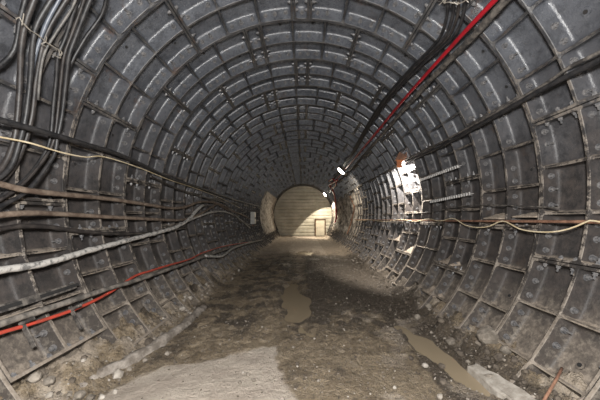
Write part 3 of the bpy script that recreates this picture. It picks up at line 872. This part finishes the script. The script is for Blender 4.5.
for i in range(110):
    y = 2.0 + 9 * rnd.random() ** 1.7; x = -rnd.uniform(1.72, 2.03)
    rock(x, y, rnd.uniform(.014, .038) if rnd.random() < .85 else rnd.uniform(.04, .07), rnd.choice(('stone', 'stone', 'stone_dark', 'stone_pale')), 'small stone in the rubble along the foot of the left wall', 'rubble stones along the left wall', 'rubble_stone')
for i in range(110):
    y = 2.0 + 9 * rnd.random() ** 1.7; x = rnd.uniform(1.68, 2.03)
    rock(x, y, rnd.uniform(.014, .036) if rnd.random() < .85 else rnd.uniform(.04, .07), rnd.choice(('stone', 'stone_dark', 'stone_dark', 'stone')), 'small stone in the rubble along the foot of the right wall', 'rubble stones along the right wall', 'rubble_stone')
# gravel nobody could count
bm = bmesh.new()
src = [rock_mesh(40 + i, .7, 1) for i in range(4)]
for i in range(7000):
    y = 2.2 + 11 * rnd.random() ** 2.0; x = rnd.uniform(-2.05, 2.05)
    if pud(x, y) > .3: continue
    if dry_mask(x, y) > .5 and rnd.random() < .75: continue
    if abs(x) < 1.7 and rnd.random() > .3 + .6 * soil(x, y)[1]: continue
    s = rnd.uniform(.006, .014) * (1 if rnd.random() < .93 else 1.9); me = src[i % 4]
    rot = Matrix.Rotation(rnd.uniform(0, 6.28), 3, 'Z'); c = Vector((x, y, height(x, y) + s * .3))
    vs = [bm.verts.new(c + rot @ (v.co * s)) for v in me.vertices]
    mi = rnd.choice((0, 0, 1, 1, 2)) if rnd.random() < .6 else 1
    for p in me.polygons: bm.faces.new([vs[k] for k in p.vertices]).material_index = mi
o = build('gravel', bm, [M['stone'], M['stone_dark'], M['stone_pale']]); tag(o, 'loose gravel scattered over the muddy floor', 'gravel', kind='stuff')

# sand heaps lying on ribs of the right lining
def heap(px, py, rr, w, hgt, mat, lb):
    p = on_wall(px, py, rr); bm = bmesh.new(); n = 18
    d = Vector((p.x, 0, p.z - AX)).normalized()
    G = []
    for i in range(n + 1):
        row = []
        for j in range(9):
            u = -1 + 2 * i / n; v = j / 8
            hh = hgt * (1 - u * u) * v ** .8 * (1 + .5 * noise.noise(Vector((u * 3, v * 3, px))))
            q = p + Vector((math.copysign(1, p.x) * (v - .3) * .16, u * w, hh - 0.01)); row.append(bm.verts.new(q))
        G.append(row)
    for i in range(n):
        for j in range(8): bm.faces.new((G[i][j], G[i + 1][j], G[i + 1][j + 1], G[i][j + 1]))
    B = [[bm.verts.new(v.co * 1 - Vector((0, 0, max(0, v.co.z - p.z + .03)))) for v in (r[0], r[8])] for r in G]
    for i in range(n):
        bm.faces.new((G[i][0], B[i][0], B[i + 1][0], G[i + 1][0])); bm.faces.new((G[i][8], G[i + 1][8], B[i + 1][1], B[i][1])); bm.faces.new((B[i][0], B[i][1], B[i + 1][1], B[i + 1][0]))
    bm.faces.new(G[0] + B[0][::-1]); bm.faces.new((G[n] + B[n][::-1])[::-1])
    tag(build('sand_heap', bm, M[mat], None, True), lb, 'sand heap', 'sand heaps lying in the right lining')
heap(494, 217, 2.60, .16, .07, 'sand', 'sandy stones on the rib above the cream wire swag on the right wall')
heap(447, 262, 2.60, .22, .12, 'sand', 'sand heap in a pocket of the right lining below the toothed strips')
heap(409, 252, 2.60, .22, .14, 'sand', 'sand heap in a farther pocket low on the right lining')
heap(527, 215, 2.62, .18, .05, 'sand', 'flat dust heap on the rib right of the sandy stones')
heap(430, 292, 2.60, .22, .12, 'sand', 'sand heap low on the right lining above the dark mud')
heap(398, 240, 2.60, .25, .16, 'sand', 'pale heap under the lit patch of the right wall')

# ------------------------------------------------------------------- lights
def light(kind, name, loc, power, col, **kw):
    l = bpy.data.lights.new(name, kind); l.energy = power; l.color = col
    for k, v in kw.items(): setattr(l, k, v)
    o = bpy.data.objects.new(name, l); COL.objects.link(o); o.location = loc; return o
warm = (1, 0.88, 0.70)
# soft fill added behind the camera, standing for an assumed lit tunnel mouth
a = light('AREA', 'rear_fill_light', (0, -4.5, 2.3), 35, (0.93, 0.96, 1.0), shape='DISK', size=3.2); aim(a, (0, 1, -0.02))
# the camera's flash
light('POINT', 'camera_flash', (0.0, -0.2, 1.95), 980, (1.0, 0.985, 0.96), shadow_soft_size=0.14)
# lamps
s = light('SPOT', 'lamp_light', L1 - D1 * 0.12, 260, warm, shadow_soft_size=0.05, spot_size=math.radians(130), spot_blend=0.8); aim(s, (0.45, 0.5, -1))
s = light('SPOT', 'lamp_light', L2 - D2 * 0.12, 640, warm, shadow_soft_size=0.03, spot_size=math.radians(93.5), spot_blend=0.06); aim(s, (.189, .339, -.922))
s = light('SPOT', 'lamp_light', L2 - D2 * 0.16, 300, warm, shadow_soft_size=0.05, spot_size=math.radians(112), spot_blend=0.5); aim(s, (-.65, -.8, -1.1))
light('POINT', 'lamp_light', L2 - D2 * 0.16, 12, warm, shadow_soft_size=0.05)
s = light('SPOT', 'wall_lamp_light', p3 + Vector((0.0, 0.10, -0.03)), 600, (1, .95, .88), shadow_soft_size=0.02, spot_size=math.radians(135), spot_blend=0.4); aim(s, (.65, .5, -.85))

w = bpy.data.worlds.new('world'); sc.world = w; w.use_nodes = True
w.node_tree.nodes['Background'].inputs[0].default_value = (0.5, 0.55, 0.62, 1)
w.node_tree.nodes['Background'].inputs[1].default_value = 0.04

# ------------------------------------------------------------------- camera
cam = bpy.data.cameras.new('camera'); cam.sensor_width = 36; cam.lens = F / 600 * 36
cam.shift_x = -3 / 600; cam.shift_y = 18 / 600; cam.clip_start = 0.02
co = bpy.data.objects.new('camera', cam); COL.objects.link(co)
co.location = (0, 0, EYE); co.rotation_euler = (PI / 2, 0, 0)
sc.camera = co
vs = sc.view_settings
sc.display_settings.display_device = 'sRGB'
vs.view_transform = 'Standard'; vs.look = 'None'; vs.gamma = 1; vs.use_curve_mapping = False
vs.exposure = 0.22
